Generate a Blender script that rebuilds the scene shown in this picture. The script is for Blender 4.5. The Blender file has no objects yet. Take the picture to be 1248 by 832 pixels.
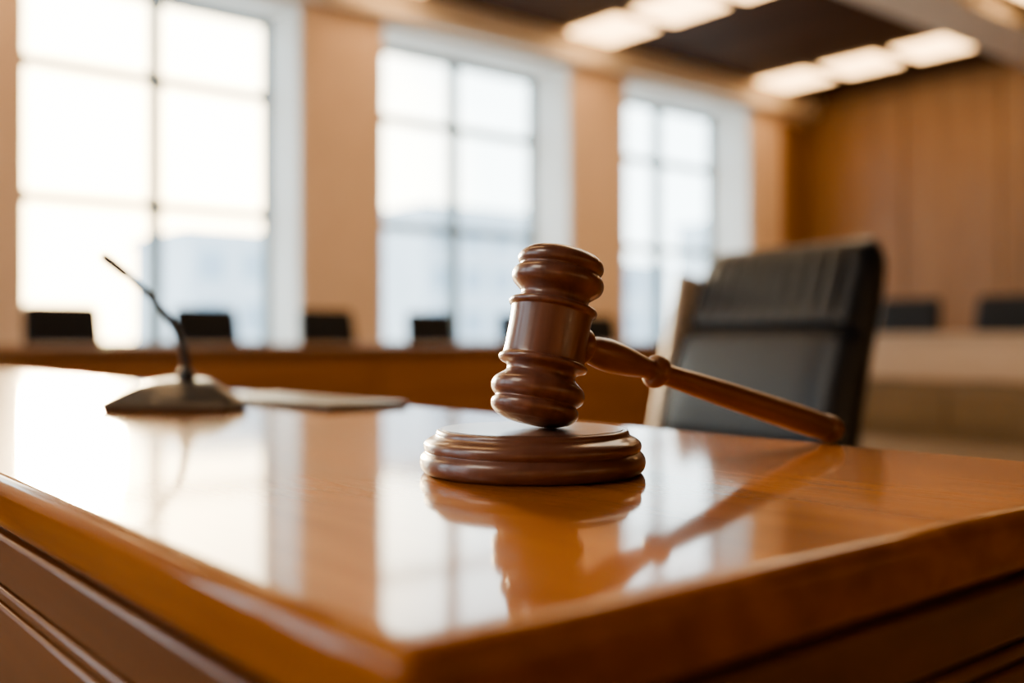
import bpy, bmesh, math, random
from mathutils import Vector, Matrix
random.seed(4)
TH=math.radians(50.65); C=math.cos(TH); S=math.sin(TH)
DT=0.78; CZ=DT+0.0693
def fr(f,r): return (C*f+S*r, S*f-C*r)
SC=bpy.context.scene

# ---------------------------------------------------------------- materials
def newmat(name):
    m=bpy.data.materials.new(name); m.use_nodes=True
    nt=m.node_tree; return m,nt,nt.nodes['Principled BSDF']
def plain(name,col,rough=0.5,metal=0,coat=0,var=0.06,scale=8,bump=0.0,emit=None,es=0,coatr=0.1,spec=0.5):
    m,nt,b=newmat(name)
    n=nt.nodes.new('ShaderNodeTexNoise'); n.inputs['Scale'].default_value=scale; n.inputs['Detail'].default_value=4
    tc=nt.nodes.new('ShaderNodeTexCoord'); nt.links.new(tc.outputs['Object'],n.inputs['Vector'])
    r=nt.nodes.new('ShaderNodeValToRGB'); nt.links.new(n.outputs['Fac'],r.inputs['Fac'])
    r.color_ramp.elements[0].position=.3; r.color_ramp.elements[1].position=.7
    r.color_ramp.elements[0].color=[c*(1-var) for c in col]+[1]
    r.color_ramp.elements[1].color=[min(1,c*(1+var)) for c in col]+[1]
    nt.links.new(r.outputs['Color'],b.inputs['Base Color'])
    b.inputs['Roughness'].default_value=rough; b.inputs['Metallic'].default_value=metal
    b.inputs['Coat Weight'].default_value=coat; b.inputs['Coat Roughness'].default_value=coatr
    b.inputs['Specular IOR Level'].default_value=spec
    if bump:
        bp=nt.nodes.new('ShaderNodeBump'); bp.inputs['Strength'].default_value=bump; bp.inputs['Distance'].default_value=0.001
        n2=nt.nodes.new('ShaderNodeTexNoise'); n2.inputs['Scale'].default_value=scale*30
        nt.links.new(tc.outputs['Object'],n2.inputs['Vector'])
        nt.links.new(n2.outputs['Fac'],bp.inputs['Height']); nt.links.new(bp.outputs['Normal'],b.inputs['Normal'])
    if emit:
        b.inputs['Emission Color'].default_value=list(emit)+[1]; b.inputs['Emission Strength'].default_value=es
    return m
def wood(name,dark,light,stretch=(1,1,12),scale=6,rough=0.4,coat=0.5,coatr=0.1,bump=0.05,detail=6,spec=0.5,cior=1.5):
    """grain: noise compressed across, stretched along one axis"""
    m,nt,b=newmat(name); L=nt.links.new
    tc=nt.nodes.new('ShaderNodeTexCoord'); mp=nt.nodes.new('ShaderNodeMapping')
    mp.inputs['Scale'].default_value=stretch
    L(tc.outputs['Object'],mp.inputs['Vector'])
    n=nt.nodes.new('ShaderNodeTexNoise'); n.inputs['Scale'].default_value=scale; n.inputs['Detail'].default_value=detail
    n.inputs['Roughness'].default_value=.6; n.inputs['Distortion'].default_value=.4
    L(mp.outputs['Vector'],n.inputs['Vector'])
    n3=nt.nodes.new('ShaderNodeTexNoise'); n3.inputs['Scale'].default_value=scale*.25; n3.inputs['Detail'].default_value=2
    L(mp.outputs['Vector'],n3.inputs['Vector'])
    mx=nt.nodes.new('ShaderNodeMath'); mx.operation='ADD'
    L(n.outputs['Fac'],mx.inputs[0]); L(n3.outputs['Fac'],mx.inputs[1])
    hf=nt.nodes.new('ShaderNodeMath'); hf.operation='MULTIPLY'; hf.inputs[1].default_value=.5; L(mx.outputs[0],hf.inputs[0])
    r=nt.nodes.new('ShaderNodeValToRGB'); L(hf.outputs[0],r.inputs['Fac'])
    r.color_ramp.elements[0].position=.35; r.color_ramp.elements[1].position=.65
    r.color_ramp.elements[0].color=list(dark)+[1]; r.color_ramp.elements[1].color=list(light)+[1]
    L(r.outputs['Color'],b.inputs['Base Color'])
    b.inputs['Roughness'].default_value=rough; b.inputs['Coat Weight'].default_value=coat
    b.inputs['Coat Roughness'].default_value=coatr; b.inputs['Specular IOR Level'].default_value=spec
    b.inputs['Coat IOR'].default_value=cior
    bp=nt.nodes.new('ShaderNodeBump'); bp.inputs['Strength'].default_value=bump; bp.inputs['Distance'].default_value=0.0006
    L(n.outputs['Fac'],bp.inputs['Height']); L(bp.outputs['Normal'],b.inputs['Normal'])
    return m

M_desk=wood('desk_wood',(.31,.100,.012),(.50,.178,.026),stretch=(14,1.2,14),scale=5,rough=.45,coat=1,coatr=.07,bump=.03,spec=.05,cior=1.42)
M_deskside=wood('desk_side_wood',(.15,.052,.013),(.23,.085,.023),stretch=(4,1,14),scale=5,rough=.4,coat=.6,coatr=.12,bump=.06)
M_gavel=wood('gavel_wood',(.13,.056,.039),(.25,.116,.082),stretch=(10,10,1.2),scale=14,rough=.36,coat=.7,coatr=.17,bump=.5)
M_handle=wood('handle_wood',(.14,.058,.033),(.29,.130,.070),stretch=(1.0,12,12),scale=14,rough=.36,coat=.5,coatr=.2,bump=.5)
M_block=wood('sound_block_wood',(.15,.066,.045),(.24,.114,.082),stretch=(2,10,10),scale=8,rough=.34,coat=.7,coatr=.16,bump=.15)
M_bench=wood('bench_wood',(.26,.11,.04),(.37,.165,.065),stretch=(1,1,8),scale=1.5,rough=.45,coat=.3)
M_benchtop=wood('bench_top_wood',(.30,.17,.09),(.40,.24,.14),stretch=(1,6,1),scale=1.5,rough=.4,coat=.3)
M_benchlight=wood('bench_light_wood',(.42,.30,.20),(.52,.38,.26),stretch=(1,1,8),scale=1.5,rough=.45,coat=.2)
M_panel=wood('wall_panel_wood',(.20,.100,.038),(.29,.150,.060),stretch=(5,5,.6),scale=1.2,rough=.5,coat=.1)
M_dpanel=wood('dark_wall_wood',(.12,.06,.03),(.17,.09,.04),stretch=(5,5,.6),scale=1.2,rough=.5,coat=.15)
M_ceil=wood('ceiling_wood',(.050,.022,.010),(.080,.036,.017),stretch=(6,1,1),scale=1,rough=.7,coat=.0,spec=.2)
M_wall=plain('beige_plaster',(.78,.60,.46),.8,scale=3,var=.03)
M_reveal=plain('white_reveal_paint',(.80,.79,.76),.7,scale=3,var=.02)
M_beam=plain('beam_paint',(.80,.71,.60),.8,scale=3,var=.03)
M_floor=plain('carpet',(.16,.11,.065),.9,scale=40,var=.2,bump=.3)
M_frame=plain('window_frame_metal',(.20,.26,.29),.45,metal=.1)
M_leather=plain('black_leather',(.009,.012,.017),.38,scale=60,var=.2,bump=.25,coat=.15,coatr=.3)
M_leather2=plain('matte_black_leather',(.012,.013,.016),.65,scale=60,var=.2,spec=.22)
M_cream=plain('cream_leather',(.80,.70,.56),.45,scale=40,var=.05)  # pale colour standing in for window light on the chair edge
M_chrome=plain('chrome',(.5,.5,.5),.25,metal=1)
M_black=plain('black_plastic',(.018,.019,.021),.42,scale=30)
M_grey=plain('grey_metal',(.13,.13,.135),.32,metal=.6,scale=30)
M_paper=plain('folder_cover',(.06,.055,.05),.4,scale=20,coat=.1)
M_page=plain('paper',(.65,.62,.57),.7,scale=20)
M_light=plain('lamp_diffuser',(.9,.8,.65),.5,emit=(1,.60,.27),es=8)
M_lframe=plain('lamp_frame',(.4,.3,.2),.5)
M_build=plain('building_facade',(.72,.77,.82),.8,scale=.3,var=.06)
M_build2=plain('building_glass',(.44,.53,.62),.5,scale=.3,var=.1)
M_ground=plain('street_paving',(.75,.75,.75),.9,scale=.5)
m,nt,b=newmat('window_glass'); M_glass=m
tr=nt.nodes.new('ShaderNodeBsdfTransparent'); tr.inputs['Color'].default_value=(.96,.98,.98,1)
gl=nt.nodes.new('ShaderNodeBsdfGlossy'); gl.inputs['Roughness'].default_value=.02
mx=nt.nodes.new('ShaderNodeMixShader'); mx.inputs[0].default_value=.05
nt.links.new(tr.outputs[0],mx.inputs[1]); nt.links.new(gl.outputs[0],mx.inputs[2])
nt.links.new(mx.outputs[0],nt.nodes['Material Output'].inputs['Surface'])

# ---------------------------------------------------------------- mesh helpers
class B:
    def __init__(s): s.bm=bmesh.new(); s.mats=[]
    def mi(s,m):
        if m not in s.mats: s.mats.append(m)
        return s.mats.index(m)
    def merge(s,b2,mat,mtx=None,smooth=True,flatbig=False):
        bmesh.ops.recalc_face_normals(b2,faces=b2.faces)
        b2.normal_update()
        k=s.mi(mat)
        for f in b2.faces:
            f.material_index=k; f.smooth=smooth
            if flatbig and max(abs(f.normal.x),abs(f.normal.y),abs(f.normal.z))>.9999: f.smooth=False
        if mtx is not None: bmesh.ops.transform(b2,matrix=mtx,verts=b2.verts)
        me=bpy.data.meshes.new('tmp'); b2.to_mesh(me); b2.free()
        s.bm.from_mesh(me); bpy.data.meshes.remove(me)
    def box(s,lo,hi,mat,bev=0,seg=2,mtx=None):
        b2=bmesh.new(); bmesh.ops.create_cube(b2,size=1)
        lo=Vector(lo);hi=Vector(hi)
        for v in b2.verts: v.co=Vector(((v.co.x+.5)*(hi.x-lo.x)+lo.x,(v.co.y+.5)*(hi.y-lo.y)+lo.y,(v.co.z+.5)*(hi.z-lo.z)+lo.z))
        if bev: bmesh.ops.bevel(b2,geom=b2.edges[:],offset=bev,segments=seg,profile=.5,affect='EDGES')
        s.merge(b2,mat,mtx,smooth=bool(bev and seg>1),flatbig=True)
    def lathe(s,prof,mat,mtx=None,seg=96,sub=4):
        P=[Vector((a,b)) for a,b in prof]; Q=[]
        for i in range(len(P)-1):
            p0=P[max(i-1,0)];p1=P[i];p2=P[i+1];p3=P[min(i+2,len(P)-1)]
            for k in range(sub):
                t=k/sub
                q=.5*((2*p1)+(-p0+p2)*t+(2*p0-5*p1+4*p2-p3)*t*t+(-p0+3*p1-3*p2+p3)*t**3)
                q.x=max(q.x,0); Q.append(q)
        Q.append(P[-1])
        b2=bmesh.new(); rings=[]
        for q in Q:
            if q.x<1e-5: rings.append([b2.verts.new((0,0,q.y))])
            else: rings.append([b2.verts.new((q.x*math.cos(2*math.pi*i/seg),q.x*math.sin(2*math.pi*i/seg),q.y)) for i in range(seg)])
        for a,c in zip(rings,rings[1:]):
            for i in range(seg):
                j=(i+1)%seg
                if len(a)==1 and len(c)==1: continue
                if len(a)==1: b2.faces.new((a[0],c[i],c[j]))
                elif len(c)==1: b2.faces.new((a[i],a[j],c[0]))
                else: b2.faces.new((a[i],a[j],c[j],c[i]))
        s.merge(b2,mat,mtx)
    def tube(s,pts,rad,mat,seg=16):
        b2=bmesh.new(); rings=[]; pts=[Vector(p) for p in pts]
        up=Vector((0.3,1,.2)).normalized()
        for i,p in enumerate(pts):
            d=(pts[min(i+1,len(pts)-1)]-pts[max(i-1,0)]).normalized()
            a=d.cross(up).normalized(); c=d.cross(a).normalized(); r=rad[i] if isinstance(rad,(list,tuple)) else rad
            rings.append([b2.verts.new(p+r*(a*math.cos(2*math.pi*k/seg)+c*math.sin(2*math.pi*k/seg))) for k in range(seg)])
        for a,c in zip(rings,rings[1:]):
            for k in range(seg): b2.faces.new((a[k],a[(k+1)%seg],c[(k+1)%seg],c[k]))
        b2.faces.new(rings[0]); b2.faces.new(rings[-1])
        s.merge(b2,mat)
    def obj(s,name,parent=None,loc=(0,0,0),rotz=0):
        me=bpy.data.meshes.new(name); s.bm.to_mesh(me); s.bm.free()
        for m in s.mats: me.materials.append(m)
        o=bpy.data.objects.new(name,me); SC.collection.objects.link(o)
        o.location=loc; o.rotation_euler=(0,0,rotz)
        if parent: o.parent=parent
        fl=[p.use_smooth for p in me.polygons]
        try:
            me.set_sharp_from_angle(angle=math.radians(38))
        except Exception: pass
        me.polygons.foreach_set('use_smooth',fl); me.update()   # keep flat faces truly flat
        return o
def empty(name,loc=(0,0,0)):
    e=bpy.data.objects.new(name,None); SC.collection.objects.link(e); e.location=loc; e.empty_display_size=.1; return e

# ---------------------------------------------------------------- room shell
X0,X1,Y0,Y1=-3.6,11.3,-4.0,7.7
DW=.68                       # wall thickness / reveal depth
HC=CZ+3.12; ZT=CZ+2.84; ZS=CZ-.06
opens=[(-1.14,1.04),(1.85,4.02),(4.83,7.10),(7.92,10.08)]
b=B(); b.box((X0-.2,Y0-.2,-.1),(X1+.2,Y1+DW,0),M_floor); b.obj('floor')
b=B(); b.box((X0-.2,Y0-.2,HC),(X1+.2,Y1+DW,HC+.15),M_ceil); b.obj('ceiling')
b=B()
b.box((X0-.2,Y1,0),(X1+.2,Y1+DW,ZS),M_wall)
b.box((X0-.2,Y1,ZT),(X1+.2,Y1+DW,HC),M_wall)
xs=[X0-.2]+[v for o in opens for v in o]+[X1+.2]
for i in range(0,len(xs),2): b.box((xs[i],Y1,ZS),(xs[i+1],Y1+DW,ZT),M_wall)
for a,c in opens:
    b.box((a,Y1+.02,ZS),(a+.015,Y1+DW,ZT),M_reveal); b.box((c-.015,Y1+.02,ZS),(c,Y1+DW,ZT),M_reveal)
    b.box((a,Y1+.02,ZT-.015),(c,Y1+DW,ZT),M_reveal)
    b.box((a-.03,Y1-.06,ZS-.03),(c+.03,Y1+DW,ZS+.015),M_reveal)
b.obj('wall_north')
b=B()
b.box((X1,Y0,0),(X1+.2,Y1,HC),M_panel)
y=Y0
while y<Y1-.01:
    y2=min(y+1.15,Y1); b.box((X1-.045,y+.006,.12),(X1+.01,y2-.006,HC-.02),M_panel,bev=.008); y=y2
b.obj('wall_east')
b=B(); b.box((10.72,Y1-.05,.12),(X1-.045,Y1+.01,HC-.35),M_panel,bev=.006); b.obj('trim_1')
# west wall; both unseen windows added for desk edge highlights and fill
wops=[(1.6,3.9),(4.5,6.8)]
b=B(); b.box((X0-.3,Y0,0),(X0,Y1,ZS),M_wall); b.box((X0-.3,Y0,ZT),(X0,Y1,HC),M_wall)
ys=[Y0]+[v for o in wops for v in o]+[Y1]
for i in range(0,len(ys),2): b.box((X0-.3,ys[i],ZS),(X0,ys[i+1],ZT),M_wall)
b.obj('wall_west')
b=B(); b.box((X0-.2,Y0-.2,0),(X1+.2,Y0,HC),M_dpanel); b.obj('wall_south')
b=B(); b.box((X0,Y1-.16,ZT+.03),(X1-.05,Y1+.0,HC),M_beam,bev=.01); b.box((X0,Y1-.22,HC-.09),(X1-.05,Y1-.15,HC),M_beam,bev=.01); b.obj('trim_2')
b=B(); b.box((X0,4.25,HC-.2),(X1-.05,4.85,HC),M_beam,bev=.01); b.obj('trim_3')
b=B(); b.box((X0,Y1-.02,0),(10.7,Y1,.12),M_bench,bev=.004); b.obj('baseboard_north')
b=B(); b.box((X1-.06,Y0,0),(X1-.04,Y1-.06,.12),M_bench,bev=.004); b.obj('baseboard_east')

# windows
YG=Y1+DW-.08
for n,(a,c) in enumerate(opens):
    b=B(); t=.05; a+=.016; c-=.016; z0=ZS+.016; z1=ZT-.016
    b.box((a,YG-.04,z0),(a+t,YG+.04,z1),M_frame,bev=.006); b.box((c-t,YG-.04,z0),(c,YG+.04,z1),M_frame,bev=.006)
    b.box((a,YG-.04,z0),(c,YG+.04,z0+t),M_frame,bev=.006); b.box((a,YG-.04,z1-t),(c,YG+.04,z1),M_frame,bev=.006)
    xm=(a+c)/2+.06; b.box((xm-.05,YG-.05,z0),(xm+.05,YG+.05,z1),M_frame,bev=.006)
    for zz in (CZ+2.15,CZ+1.11): b.box((a,YG-.045,zz-.04),(c,YG+.045,zz+.04),M_frame,bev=.006)
    b.box((a+.02,YG-.004,z0+.02),(c-.02,YG+.004,z1-.02),M_glass)
    b.obj('window_%d'%(n+1))
XG=X0-.22
for n,(a,c) in enumerate(wops):  # side windows out of view, added for edge highlights
    b=B(); t=.05
    b.box((XG-.04,a,ZS),(XG+.04,a+t,ZT),M_frame,bev=.006); b.box((XG-.04,c-t,ZS),(XG+.04,c,ZT),M_frame,bev=.006)
    b.box((XG-.04,a,ZS),(XG+.04,c,ZS+t),M_frame,bev=.006); b.box((XG-.04,a,ZT-t),(XG+.04,c,ZT),M_frame,bev=.006)
    ym=(a+c)/2; b.box((XG-.05,ym-.05,ZS),(XG+.05,ym+.05,ZT),M_frame,bev=.006)
    for zz in (CZ+2.15,CZ+1.11): b.box((XG-.045,a,zz-.04),(XG+.045,c,zz+.04),M_frame,bev=.006)
    b.box((XG-.004,a+.02,ZS+.02),(XG+.004,c-.02,ZT-.02),M_glass)
    b.obj('window_%d'%(n+5))

# ceiling lights
def clight(x,y,w=.60,l=.66):
    b=B()
    b.box((-w/2,-l/2,-.05),(w/2,l/2,-.012),M_light,bev=.012)
    b.box((-w/2-.02,-l/2-.02,-.03),(w/2+.02,l/2+.02,-.001),M_lframe,bev=.004)
    b.obj('ceiling_light',loc=(x,y,HC))
for x in (10.15,7.12,4.75,1.6,-1.4):
    for k in range(3): clight(x,(7.10 if x!=4.75 else 7.08)-.86*k)
for x in (9.1,6.1,3.1,.1):
    for k in range(3): clight(x,3.78-.86*k)

# ---------------------------------------------------------------- judge desk
DX0,DX1,DY0,DY1=.122,.605,.187,2.75
b=B()
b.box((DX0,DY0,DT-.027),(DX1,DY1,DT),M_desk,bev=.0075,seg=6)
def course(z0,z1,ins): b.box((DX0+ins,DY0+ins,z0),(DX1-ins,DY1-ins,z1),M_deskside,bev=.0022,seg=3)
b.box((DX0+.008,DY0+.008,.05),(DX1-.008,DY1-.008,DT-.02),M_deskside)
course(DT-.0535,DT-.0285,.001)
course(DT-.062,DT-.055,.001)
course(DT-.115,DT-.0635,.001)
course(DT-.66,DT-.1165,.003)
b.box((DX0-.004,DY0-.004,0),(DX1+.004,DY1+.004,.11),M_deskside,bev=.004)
b.obj('judge_desk')

# ---------------------------------------------------------------- sound block
bx,by=fr(.539,.0110)
mm=.001; BH=.0232
b=B()
prof=[(0,0),(.050,0),(.0565,.0003),(.0590,.0020),(.0600,.0052),(.0596,.0084),(.0580,.0106),(.0572,.0113),(.0570,.0117),(.0574,.0121),(.0579,.0138),(.0575,.0160),(.0556,.0178),(.0532,.0190),(.0520,.0197),(.0515,.0203),(.0513,.0214),(.0506,.0225),(.0494,.0229),(.0488,.0226),(.0482,.0226),(.0476,.0230),(.046,.0232),(.025,.0232),(0,.0232)]
b.lathe(prof,M_block,seg=128,sub=3)
b.obj('sound_block',loc=(bx,by,DT))

# ---------------------------------------------------------------- gavel
half=[(21.6,0),(21.7,7),(21.9,12.2),(22.2,13.2),(23.4,13.9),(23.9,15.2),(23.4,16.6),(21.8,17.4),(19.4,18.4),(18.4,20.2),(18.9,22.2),(21.2,24.2),(23.9,26.6),(25.0,29.6),(24.6,32.6),(22.9,34.8),(21.7,35.6),(21.9,36.6),(23.1,38.0),(23.4,40.4),(22.2,43.0),(19.4,45.3),(18.2,45.7),(17.3,46.0),(14,47.2),(8,48.2),(0,48.6)]
hp=[(r*mm,-z*mm) for r,z in reversed(half)][:-1]+[(r*mm,z*mm) for r,z in half]
han=[(0,16),(7,16.5),(8.8,19),(10.3,21.5),(10.6,24),(10,26),(8.0,27.6),(7.5,30),(8.6,37),(9.3,45),(8.7,55),(7.0,68),(6.0,76),(6.1,78.6),(7.9,79.8),(9.6,82),(9.9,84.5),(9.0,87),(7.2,88.4),(6.4,90.5),(6.4,97),(7.2,118),(8.1,150),(8.8,190),(9.2,222),(9.0,240),(8.2,247.5),(7.9,249),(8.8,250.5),(9.5,254),(9.3,259),(7.6,263.5),(4,266),(0,266.6)]
hh=[(r*mm,z*mm) for r,z in han]
RX=Matrix.Rotation(math.radians(90),4,'Y')
az=Vector(fr(.148,.194)).normalized()
def pose(el,roll):
    h=Vector((az.x*math.cos(el),az.y*math.cos(el),-math.sin(el)))
    side=Vector((-az.y,az.x,0)); up=h.cross(side).normalized()
    if up.z<0: up=-up
    up=Matrix.Rotation(roll,3,h)@up
    yv=up.cross(h)
    return Matrix((h,yv,up)).transposed(), h, up
def low(axis,prof,flip=1):
    s=math.sqrt(max(0,1-axis.z**2)); return min(z*axis.z-r*s for r,z in prof)
lo_,hi_=math.radians(3),math.radians(40)
ROLL=math.radians(-1)
for _ in range(50):
    el=(lo_+hi_)/2; R,h,up=pose(el,ROLL)
    cz=DT+BH-low(up,hp)
    if cz+low(h,hh)<DT: hi_=el
    else: lo_=el
gx,gy=fr(.539,.0192)
g=empty('gavel',(gx,gy,cz)); g.rotation_euler=R.to_euler()
b=B(); b.lathe(hp,M_gavel,seg=128,sub=3); b.obj('head',parent=g)
b=B(); b.lathe(hh,M_handle,mtx=RX,seg=64,sub=4); b.obj('handle',parent=g)

# ---------------------------------------------------------------- microphone
mx_,my_=fr(1.03,-.342)
mic=empty('desk_microphone',(mx_,my_,DT))
mic.rotation_euler=(0,0,TH-math.pi/2)
b=B()
b2=bmesh.new()
outl=[(-.066,-.040),(.064,-.040),(.074,.0),(.050,.048),(-.050,.048),(-.070,.0)]
def ring(sc,z,tilt=0,dy=0): return [b2.verts.new((x*sc,y*sc+dy,z+tilt*(y+.04))) for x,y in outl]
rs=[ring(.96,0),ring(1.0,.003),ring(.98,.008,.02),ring(.55,.024,.05,.006),ring(.36,.028,.05,.010)]
b2.faces.new(rs[0]); b2.faces.new(rs[-1])
for a,c in zip(rs,rs[1:]):
    for i in range(6): b2.faces.new((a[i],a[(i+1)%6],c[(i+1)%6],c[i]))
bmesh.ops.bevel(b2,geom=b2.edges[:],offset=.002,segments=2,affect='EDGES')
b.merge(b2,M_grey); b.obj('base',parent=mic)
b=B()
b.lathe([(0,.024),(.009,.024),(.009,.034),(.007,.038),(.005,.041),(0,.041)],M_black,mtx=Matrix.Translation((.006,.012,0)),seg=32)
ctl=[Vector((.006,.012,.035)),Vector((.006,.012,.082)),Vector((-.022,.010,.112)),Vector((-.074,.006,.154))]
pts=[]
for i in range(25):
    t=i/24; pts.append((1-t)**3*ctl[0]+3*(1-t)**2*t*ctl[1]+3*(1-t)*t*t*ctl[2]+t**3*ctl[3])
b.tube(pts,[.0042 if i%2 else .0037 for i in range(25)],M_black,seg=20)
d=(pts[-1]-pts[-2]).normalized(); e=pts[-1]
b.tube([e-d*.026,e-d*.024,e-d*.01,e,e+d*.005,e+d*.008],[.0038,.0054,.0058,.0058,.0048,.002],M_black,seg=24)
b.obj('gooseneck',parent=mic)
b=B()
for i in range(3): b.box((-.030+i*.022,-.034,.008),(-.016+i*.022,-.026,.0125),M_black,bev=.001)
b.obj('buttons',parent=mic)

# folder on desk
b=B(); b.box((-.050,-.14,0),(.050,.14,.002),M_paper,bev=.0006); b.box((-.047,-.137,.002),(.047,.137,.0035),M_page,bev=.0005); b.box((-.050,-.14,.0035),(.050,.14,.0055),M_paper,bev=.0006)
b.obj('document_folder',loc=(.54,1.04,DT),rotz=math.radians(3))

# ---------------------------------------------------------------- leather chair
def chair_back(b,w,h,T,ribs,mtx,mat,ribtop=.55,nw=110,nh=60):
    b2=bmesh.new()
    def hw(v):
        base=w/2*(1.08-.10*v)
        return base*(1-max(0,(v-.88)/.12)**2.5*.10)*(1-max(0,(.06-v)/.06)**2*.05)
    def ed(u): return (1-abs(u)**9)**.5 if abs(u)<1 else 0
    F=[];K=[]
    for j in range(nh+1):
        v=j/nh; rf=[];rk=[]
        for i in range(nw+1):
            u=-1+2*i/nw
            e=max(.0,ed(u))*max(0.0,ed(2*v-1)); e=.12+.88*e
            y=u*hw(v); z=v*h
            curve=.16*T*math.sin(math.pi*v*1.5)
            x=-T/2*e-curve
            if ribs and v>ribtop+.03 and abs(u)<.92: x+=.016*(1-abs(math.sin(math.pi*ribs*(u*.5+.5))))**2*min(1,(v-ribtop-.03)*12)*min(1,max(0,.96-v)*14)
            if ribs: x+=.018*math.exp(-((v-ribtop)/.015)**2)
            if ribs: x+=.008*math.exp(-((v-.24)/.015)**2)
            rf.append(b2.verts.new((x,y,z))); rk.append(b2.verts.new((T/2*e-curve*.6,y,z)))
        F.append(rf);K.append(rk)
    for j in range(nh):
        for i in range(nw):
            b2.faces.new((F[j][i],F[j][i+1],F[j+1][i+1],F[j+1][i])); b2.faces.new((K[j][i],K[j+1][i],K[j+1][i+1],K[j][i+1]))
        b2.faces.new((F[j][0],F[j+1][0],K[j+1][0],K[j][0])); b2.faces.new((F[j][nw],K[j][nw],K[j+1][nw],F[j+1][nw]))
    for i in range(nw):
        b2.faces.new((F[0][i],K[0][i],K[0][i+1],F[0][i+1])); b2.faces.new((F[nh][i],F[nh][i+1],K[nh][i+1],K[nh][i]))
    b.merge(b2,mat,mtx)
def chair_base(b,arms=False,r=.30):
    b.lathe([(0,.10),(.03,.10),(.03,.26),(.018,.27),(.018,.42),(0,.42)],M_chrome,seg=32,sub=1)
    for k in range(5):
        a=2*math.pi*k/5+.3; d=Vector((math.cos(a),math.sin(a),0))
        b.tube([d*.02+Vector((0,0,.12)),d*r*.5+Vector((0,0,.10)),d*r+Vector((0,0,.075))],[.022,.018,.013],M_chrome,seg=12)
        for s in (-1,1):
            M=Matrix.Translation(d*r+Vector((0,0,.03)))@Matrix.Rotation(a+math.pi/2,4,'Z')@Matrix.Rotation(math.radians(90),4,'Y')
            b.lathe([(0,s*.006),(.028,s*.006),(.030,s*.012),(.028,s*.020),(0,s*.022)],M_black,mtx=M,seg=24,sub=1)
    b.box((-.12,-.10,.40),(.12,.10,.435),M_black,bev=.01)
ch=empty('leather_office_chair',(1.657,1.466,0)); ch.rotation_euler=(0,0,math.radians(-9))
b=B(); tilt=Matrix.Translation((.205,0,.46))@Matrix.Rotation(math.radians(12),4,'Y')
chair_back(b,.53,.630,.135,11,tilt,M_leather,ribtop=.66)
b.obj('backrest',parent=ch)
b=B(); b.box((-.088,.258,.02),(.02,.286,.56),M_cream,bev=.013,seg=4,mtx=tilt); b.obj('side_trim',parent=ch)  # far edge strip: window light on the backrest, put into cream colour
b=B(); b.box((-.27,-.26,.425),(.20,.26,.53),M_leather,bev=.04,seg=5); b.obj('seat',parent=ch)
b=B(); chair_base(b); b.box((.05,-.05,.40),(.26,.05,.43),M_black,bev=.008); b.box((.225,-.05,.40),(.265,.05,.60),M_black,bev=.008); b.obj('swivel_base',parent=ch)

# ---------------------------------------------------------------- benches with chairs
def bench(name,L,mats,loc,rotz,light=False,H=CZ-.015):
    e=empty(name,loc); e.rotation_euler=(0,0,rotz)
    front,top=mats
    b=B()
    if light:
        b.box((0,0,H-.40),(L,.05,H-.03),M_benchlight,bev=.006)
        b.box((0,.03,.0),(L,.06,H-.42),front)
        n=int(L/1.1)
        for i in range(n): b.box((i*L/n+.03,.012,.10),((i+1)*L/n-.03,.035,H-.46),front,bev=.008)
    else:
        b.box((0,.02,0),(L,.05,H-.03),front)
        n=int(L/1.1)
        for i in range(n): b.box((i*L/n+.03,.0,.12),((i+1)*L/n-.03,.025,H-.10),front,bev=.008)
    b.obj('front_panel',parent=e)
    b=B(); b.box((-.02,-.03,H-.035),(L+.02,.14,H),top,bev=.008)
    b.box((0,.05,H-.17),(L,.55,H-.14),top,bev=.006); b.obj('counter',parent=e)
    b=B()
    for x in (0,L-.04): b.box((x,.05,0),(x+.04,.55,H-.165),front,bev=.004)
    b.obj('end_panels',parent=e)
bench('courtroom_bench',8.4,(M_bench,M_benchtop),(-1.6,5.2,0),0)
M_olive=wood('bench_dark_wood',(.15,.095,.04),(.22,.14,.06),stretch=(1,1,8),scale=1.5,rough=.45,coat=.3)
bench('courtroom_bench',6.6,(M_olive,M_benchlight),(8.3,5.6,0),-math.pi/2,light=True,H=CZ+.07)

jm=None
def jchair(x,y,rot,s=1):
    global jm
    if jm is None:
        b=B(); tl=Matrix.Translation((.20,0,.46))@Matrix.Rotation(math.radians(6),4,'Y')
        chair_back(b,.44,.62,.07,0,tl,M_leather2,nw=30,nh=24)
        b.box((-.22,-.22,.43),(.20,.22,.50),M_leather2,bev=.025,seg=3); chair_base(b,r=.26)
        b.box((.03,-.04,.40),(.235,.04,.425),M_black,bev=.006); b.box((.205,-.04,.40),(.24,.04,.56),M_black,bev=.006)
        o=b.obj('swivel_chair'); jm=o.data
    else:
        o=bpy.data.objects.new('swivel_chair',jm); SC.collection.objects.link(o)
    o.location=(x,y,0); o.rotation_euler=(0,0,rot); o.scale=(s,s*(1.25 if s>1 else 1),s)
for k in range(7): jchair(.86+.89*k,6.12,math.pi/2)
for yy in (5.30,4.30,3.3,2.3): jchair(9.2,yy,0,1.19)

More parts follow.
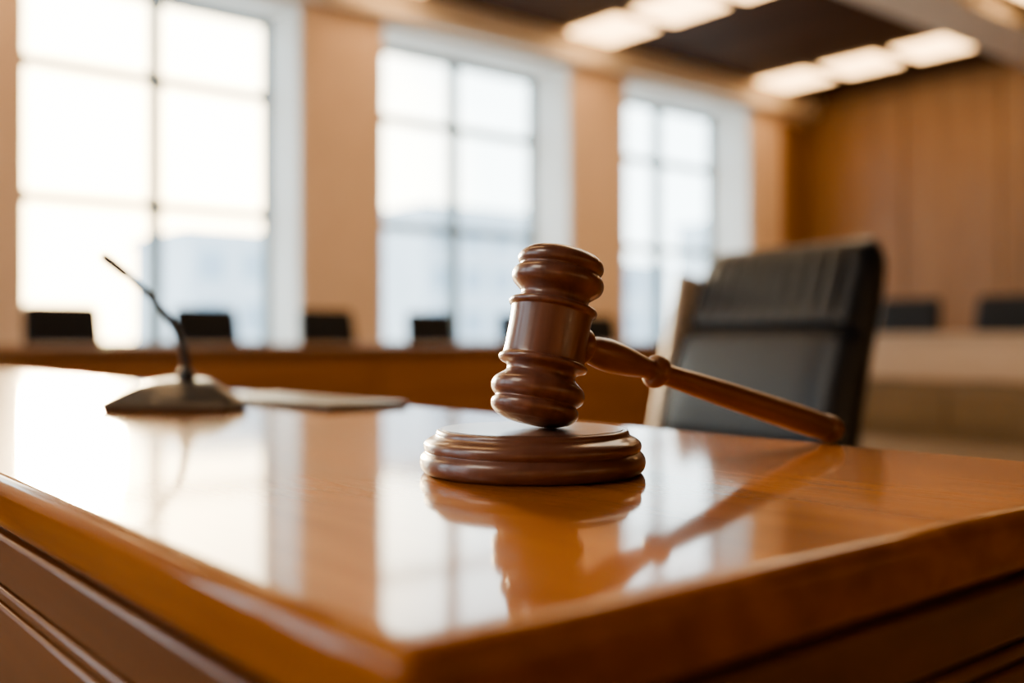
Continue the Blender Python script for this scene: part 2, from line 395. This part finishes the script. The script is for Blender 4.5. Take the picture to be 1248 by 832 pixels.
# ---------------------------------------------------------------- outside
def building(x,y,w,d,h,mat):
    b=B(); z=-4
    b.box((x-w/2,y,z),(x+w/2,y+d,h),mat)
    b.box((x-w/2-.3,y-.3,h),(x+w/2+.3,y+d+.3,h+.5),mat)
    nx=int(w/3); 
    zz=z+2
    while zz<h-2:
        for i in range(nx): b.box((x-w/2+(i+.2)*w/nx,y-.08,zz),(x-w/2+(i+.8)*w/nx,y+.05,zz+1.9),M_build2)
        zz+=3.4
    b.obj('office_building')
building(29,62,9,10,7.5,M_build)
building(50,64,12,10,11,M_build)
building(62,60,10,10,7,M_build)
building(74,52,7,10,11,M_build)
building(88,60,13,10,8,M_build)
b=B(); b.box((-150,-60,-4.3),(250,300,-4),M_ground); b.obj('ground')

# ---------------------------------------------------------------- light
az_s=math.atan2(1.0,.26); el_s=math.radians(6)
sd=Vector((math.cos(az_s)*math.cos(el_s),math.sin(az_s)*math.cos(el_s),math.sin(el_s)))
L=bpy.data.lights.new('sun','SUN'); L.energy=17; L.angle=math.radians(7); L.color=(1,.74,.44)
o=bpy.data.objects.new('sun',L); SC.collection.objects.link(o); o.rotation_euler=sd.to_track_quat('Z','Y').to_euler(); o.location=(5,20,8)
w=bpy.data.worlds.new('World'); SC.world=w; w.use_nodes=True; nt=w.node_tree; bg=nt.nodes['Background']
geo=nt.nodes.new('ShaderNodeTexCoord'); dot=nt.nodes.new('ShaderNodeVectorMath'); dot.operation='DOT_PRODUCT'
nrm=nt.nodes.new('ShaderNodeVectorMath'); nrm.operation='NORMALIZE'
nt.links.new(geo.outputs['Generated'],nrm.inputs[0]); nt.links.new(nrm.outputs[0],dot.inputs[0]); dot.inputs[1].default_value=sd
ramp=nt.nodes.new('ShaderNodeValToRGB'); nt.links.new(dot.outputs['Value'],ramp.inputs['Fac'])
E=ramp.color_ramp.elements; E[0].position=.55; E[0].color=(.20,.25,.29,1); E[1].position=1.0; E[1].color=(1,.74,.42,1)
e=E.new(.92); e.color=(.29,.32,.32,1)
e=E.new(.972); e.color=(.72,.60,.42,1)
e=E.new(.2); e.color=(.12,.14,.155,1)
bg.inputs['Strength'].default_value=24
nt.links.new(ramp.outputs['Color'],bg.inputs['Color'])
def area(name,loc,size,e,col,aim=None):
    L=bpy.data.lights.new(name,'AREA'); L.shape='RECTANGLE'; L.size=size[0]; L.size_y=size[1]; L.energy=e; L.color=col
    o=bpy.data.objects.new(name,L); SC.collection.objects.link(o); o.location=loc
    if aim: o.rotation_euler=(Vector(loc)-Vector(aim)).to_track_quat('Z','Y').to_euler()
    return o
area('ceiling_lamp',(-2.6,1.3,HC-.5),(1.6,1.6),75,(1,.86,.70),aim=(.3,.5,.8))  # added fill for the gavel front, no fixture there
area('ceiling_lamp',(4.5,2.5,HC-.06),(3,2),70,(1,.82,.60))  # added room fill, out of view
area('ceiling_lamp',(8.5,5.6,HC-.06),(2,1),30,(1,.76,.50))  # added fill for the far end and pillars, no fixture modelled

SC.view_settings.exposure=-0.2
SC.view_settings.look='AgX - Medium High Contrast'
# ---------------------------------------------------------------- camera
cam=bpy.data.cameras.new('camera'); cam.sensor_width=36; cam.lens=36*1230/1248; cam.clip_start=.01; cam.clip_end=600
co=bpy.data.objects.new('camera',cam); SC.collection.objects.link(co)
co.location=(0,0,CZ); co.rotation_euler=(math.pi/2,0,TH-math.pi/2)
cam.dof.use_dof=True; cam.dof.focus_distance=.528; cam.dof.aperture_fstop=3.1
SC.camera=co
